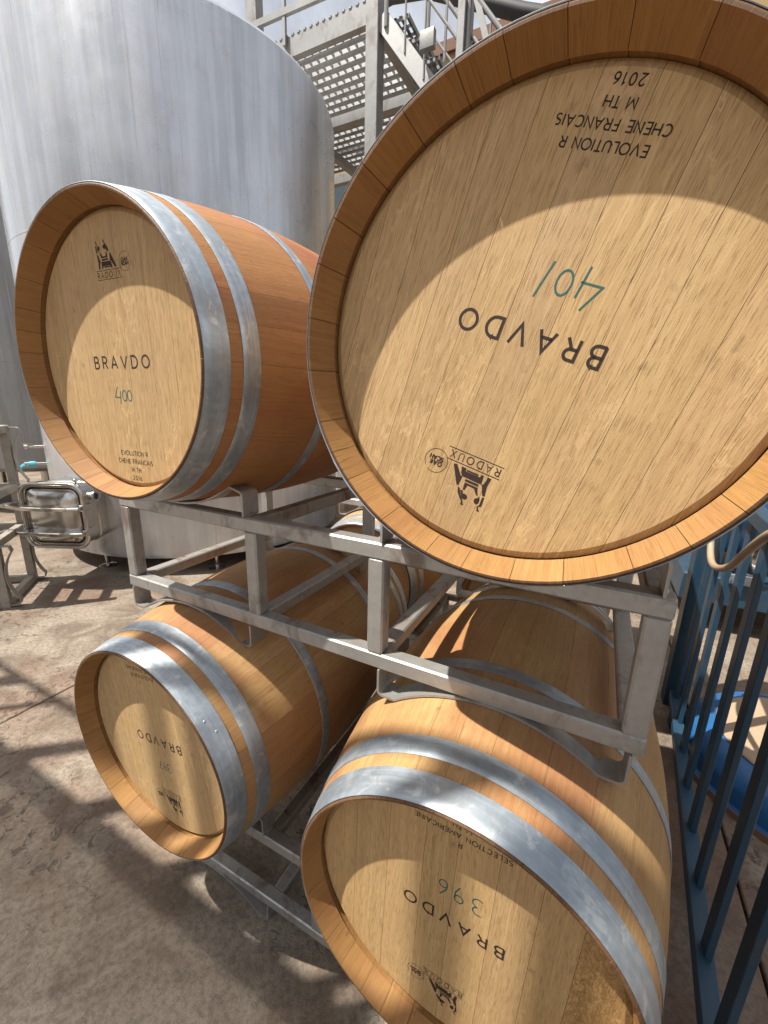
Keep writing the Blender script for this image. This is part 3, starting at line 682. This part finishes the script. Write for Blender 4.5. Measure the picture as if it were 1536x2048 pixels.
for oy in (-.03, .99):
    TP('handrail', lambda mb: (mb.tube([A0+Vector((.05, oy, 1.0)), A1+Vector((0, oy, 1.0))], .021, 10), mb.tube([A0+Vector((.05, oy, .55)), A1+Vector((0, oy, .55))], .014, 8)))
    for i in range(12):
        p = A0+dv*((i+.3)/12)+Vector((0, oy, 0)); TP('baluster', lambda mb: mb.tube([p+Vector((0, 0, -.02)), p+Vector((0, 0, 1.0))], .010 if i % 4 else .022, 8))
TP('stair_post', lambda mb: mb.box((-1.40, ty+.96, 3.0), (-1.30, ty+1.06, 6.2), .005))
TP('stair_post', lambda mb: mb.box((-1.08, ty-.06, 2.2), (-1.01, ty+.01, 4.98), .005))
TP('bracket_plate', lambda mb: mb.box((-1.42, ty-.10, 4.68), (-1.28, ty-.04, 4.82), .004))
TP('brace', lambda mb: mb.beam((-1.03, ty, 5.25), (-.75, ty, 4.45), .05, .05))
TP('brace', lambda mb: mb.beam((-3.6, ty+1.30, H-.02), (-3.5, ty+2.40, H-.02), .09, .10))
# walkway rail over the tank
TP('handrail', lambda mb: mb.beam((-3.9, ty-.03, 5.52), (-2.35, ty-.03, 5.47), .04, .06))
for x in (-3.75, -3.05): TP('baluster', lambda mb: mb.box((x, ty-.045, H+.1), (x+.035, ty-.012, 5.62)))
# black pipe behind the walkway
pp = []
for (x, z) in ((-4.1, 6.05), (-3.6, 6.35), (-3.1, 6.55), (-2.6, 6.6), (-2.1, 6.5), (-1.5, 6.2), (-.9, 5.9), (-.2, 5.6)): pp.append((x, 5.4, z))
mb = MB(); mb.tube(pp, .085, 12); po = mb.build('black_pipe', M_BLACK, None, 60); tag(po, 'thick black lagged pipe running behind the grating walkway', 'pipe')
# building behind
bd = empty('winery_building', (-4, 9.2, 0)); tag(bd, 'ochre building with brown eaves far behind the stair tower', 'building')
def BP(name, lo, hi, m): mb = MB(); mb.box(Vector(lo)-Vector((-4, 9.2, 0)), Vector(hi)-Vector((-4, 9.2, 0)), .01); mb.build(name, m, bd, 30)
BP('wall', (-14, 9.2, 0), (6, 9.5, 8.45), M_OCHRE); BP('roof', (-14.5, 9.12, 8.452), (6.5, 16, 8.6), M_BROWN); BP('eaves_board', (-14.5, 9.09, 8.40), (6.5, 9.118, 8.61), M_BROWN)
for x in (-10, -6.2, -2.4, 1.4):
    for z in (2.0, 5.2): BP('window', (x, 9.17, z), (x+1.3, 9.198, z+1.4), M_GLASS); BP('window_sill', (x-.08, 9.1, z-.09), (x+1.38, 9.197, z-.004), M_OCHRE)

# ------------------------------------------------------------------ blue fence on the right
FX = lambda y: .952+.07*y
fn = empty('steel_fence', (FX(.9), .9, 0)); tag(fn, 'dark blue steel bar fence beside the right barrels', 'fence')
F0 = Vector((FX(.9), .9, 0))
def FP(name, f, m=M_BLUE): mb = MB(); f(mb); o = mb.build(name, m, fn, 35); o.matrix_parent_inverse = Matrix.Translation(-F0); return o
FP('bottom_rail', lambda mb: mb.beam((FX(-1.6), -1.6, .085), (FX(1.70), 1.70, .085), .045, .045, ch=.003))
FP('top_rail', lambda mb: mb.beam((FX(-1.6), -1.6, 1.20), (FX(1.70), 1.70, 1.20), .045, .045, ch=.003))
k = 0
for i in range(-9, 7):
    y = .45+i*.2
    FP('bar', lambda mb: mb.obox((FX(y)+.004, y, .6425), (0, 0, 1), (1, 0, 0), (0, 1, 0), .5345, .0085, .022, .0015))
FP('end_post', lambda mb: mb.obox((FX(1.76)+.01, 1.76, .66), (0, 0, 1), (1, 0, 0), (0, 1, 0), .66, .05, .05, .004))
for y in (-1.55, -.05, 1.55): FP('foot', lambda mb: mb.box((FX(y)-.02, y-.02, 0), (FX(y)+.02, y+.02, .0625)))
# hose slung over the top rail
def catm(P, n=8):
    P = [Vector(p) for p in P]; out = []
    for i in range(len(P)-1):
        p0, p1, p2, p3 = P[max(i-1, 0)], P[i], P[i+1], P[min(i+2, len(P)-1)]
        for k in range(n):
            t = k/n; out.append(.5*((2*p1)+(-p0+p2)*t+(2*p0-5*p1+4*p2-p3)*t*t+(-p0+3*p1-3*p2+p3)*t**3))
    return out+[P[-1]]
mb = MB(); mb.tube(catm([(FX(1.62)+.05, 1.66, 1.1), (FX(1.55)+.0, 1.56, 1.24), (FX(1.42)-.04, 1.44, 1.10), (FX(1.34)-.045, 1.34, .975), (FX(1.2)-.045, 1.2, .955), (FX(1.0)-.04, 1.0, 1.02), (FX(.8)-.04, .82, 1.13), (FX(.66)-.035, .66, 1.225), (FX(.5)-.01, .52, 1.245), (FX(.4)+.04, .42, 1.22), (FX(.3)+.06, .3, 1.05), (FX(.1)+.07, .05, .6), (FX(0)+.10, -.2, .03)]), .012, 10); ho = mb.build('hose', M_HOSE, None, 60); tag(ho, 'tan rubber hose looped over the blue fence top', 'hose')
# blue machines beyond the fence
mc = empty('pump_stand', (1.52, 1.42, 0)); tag(mc, 'round blue machine base with grey column beyond the fence', 'machine')
mb = MB(); mb.lathe([(.001, .17), (.36, .165), (.40, .15), (.43, .12), (.44, .09), (.44, .03), (.46, .025), (.46, .0)], 56); mb.build('base_drum', M_BLUE2, mc, 30)
mb = MB(); mb.lathe([(.001, .178), (.33, .176), (.335, .1705)], 48); mb.build('top_plate', M_TAN, mc, 30)
mb = MB(); mb.lathe([(.001, .62), (.10, .62), (.115, .6), (.12, .2), (.145, .185), (.145, .177)], 36, Matrix.Translation((-.02, -.02, 0))); mb.build('column', M_RACK, mc, 35)
mb = MB(); mb.lathe([(.462, .0), (.466, .0), (.466, .028), (.462, .028)], 56, closed=True); mb.build('rim_band', M_BROWN, mc, 30)
pm = empty('grape_press', (1.95, 3.0, 0)); tag(pm, 'bright blue machine with drum body seen through the fence bars', 'machine')
def PM(name, f, m): mb = MB(); f(mb); return mb.build(name, m, pm, 35)
Mx = Matrix.Rotation(math.pi/2, 4, 'Y')
PM('drum', lambda mb: mb.lathe([(.001, -.75), (.3, -.74), (.42, -.68), (.46, -.6), (.46, .6), (.42, .68), (.3, .74), (.001, .75)], 48, Matrix.Translation((.1, .25, .95)) @ Mx), M_BLUE2)
PM('chassis', lambda mb: mb.box((-.75, -.25, .22), (.9, .75, .42), .01), M_BLUE)
PM('hopper', lambda mb: mb.box((-.55, -.2, 1.36), (.6, .6, 1.62), .01), M_BLUE2)
for x, y in ((-.6, -.1), (.7, -.1), (-.6, .6), (.7, .6)):
    PM('wheel', lambda mb: mb.lathe([(.02, -.03), (.10, -.03), (.11, -.02), (.11, .02), (.10, .03), (.02, .03)], 24, Matrix.Translation((x, y, .11)) @ Mx, closed=True), M_BLACK); PM('fork', lambda mb: mb.box((x-.035, y-.02, .10), (x+.035, y+.02, .222)), M_RACK)
for x in (-.5, -.15, .2): PM('clamp', lambda mb: mb.box((x, -.29, .40), (x+.12, -.2, .47), .004), M_STAIN)
PM('outlet_pipe', lambda mb: mb.tube(catm([(-.35, -.22, .5), (-.40, -.30, .62), (-.38, -.32, .8), (-.30, -.26, .95)]), .03, 10), M_STAIN)

# ------------------------------------------------------------------ unseen catwalk added behind the camera to shade floor and lower barrels
cz = 4.0; cw = empty('added_shade_catwalk', (-1.5, -1.9, 0)); tag(cw, 'added unseen slatted walkway with railing behind the viewer, there to cast shade', 'walkway')
def CP(name, f, sm=None): mb = MB(); f(mb); o = mb.build(name, M_STAIR, cw, sm); o.matrix_parent_inverse = Matrix.Translation(-Vector((-1.5, -1.9, 0))); return o
for i in range(71):
    y = -2.71+i*.019; CP('shade_slat', lambda mb: mb.box((-6, y, cz), (2.5, y+.0115, cz+.012)))
CP('shade_edge_beam', lambda mb: mb.box((-6, -1.40, cz-.12), (2.5, -1.34, cz-.001))); CP('shade_edge_beam', lambda mb: mb.box((-6, -2.71, cz-.12), (2.5, -2.65, cz-.001)))
for x in (-6, 2.44):
    for y in (-1.40, -2.71): CP('column', lambda mb: mb.box((x, y+.001, 0), (x+.06, y+.059, cz-.121)))
rg = random.Random(5); hx = [(-.355, .075), (-.205, .07), (-.03, .05), (.075, .05), (.42, .075), (.62, .085), (.80, .05)]; q = -.62  # added balusters, sized and spaced to throw shade stripes on the lower barrel heads
while q > -4: hx.append((q, rg.uniform(.03, .12))); q -= rg.uniform(.2, .55)
hx += [(1.0+.3*k, .05) for k in range(7)]
for q, wd in hx:
    x = q-TOSUN.x/TOSUN.y*1.2275-wd/2; CP('baluster', lambda mb: mb.box((x, -1.38, cz+.013), (x+wd, -1.355, cz+.85)))
CP('handrail', lambda mb: mb.box((-6, -1.385, cz+.851), (2.5, -1.35, cz+.88)))
bpy.context.view_layer.update()
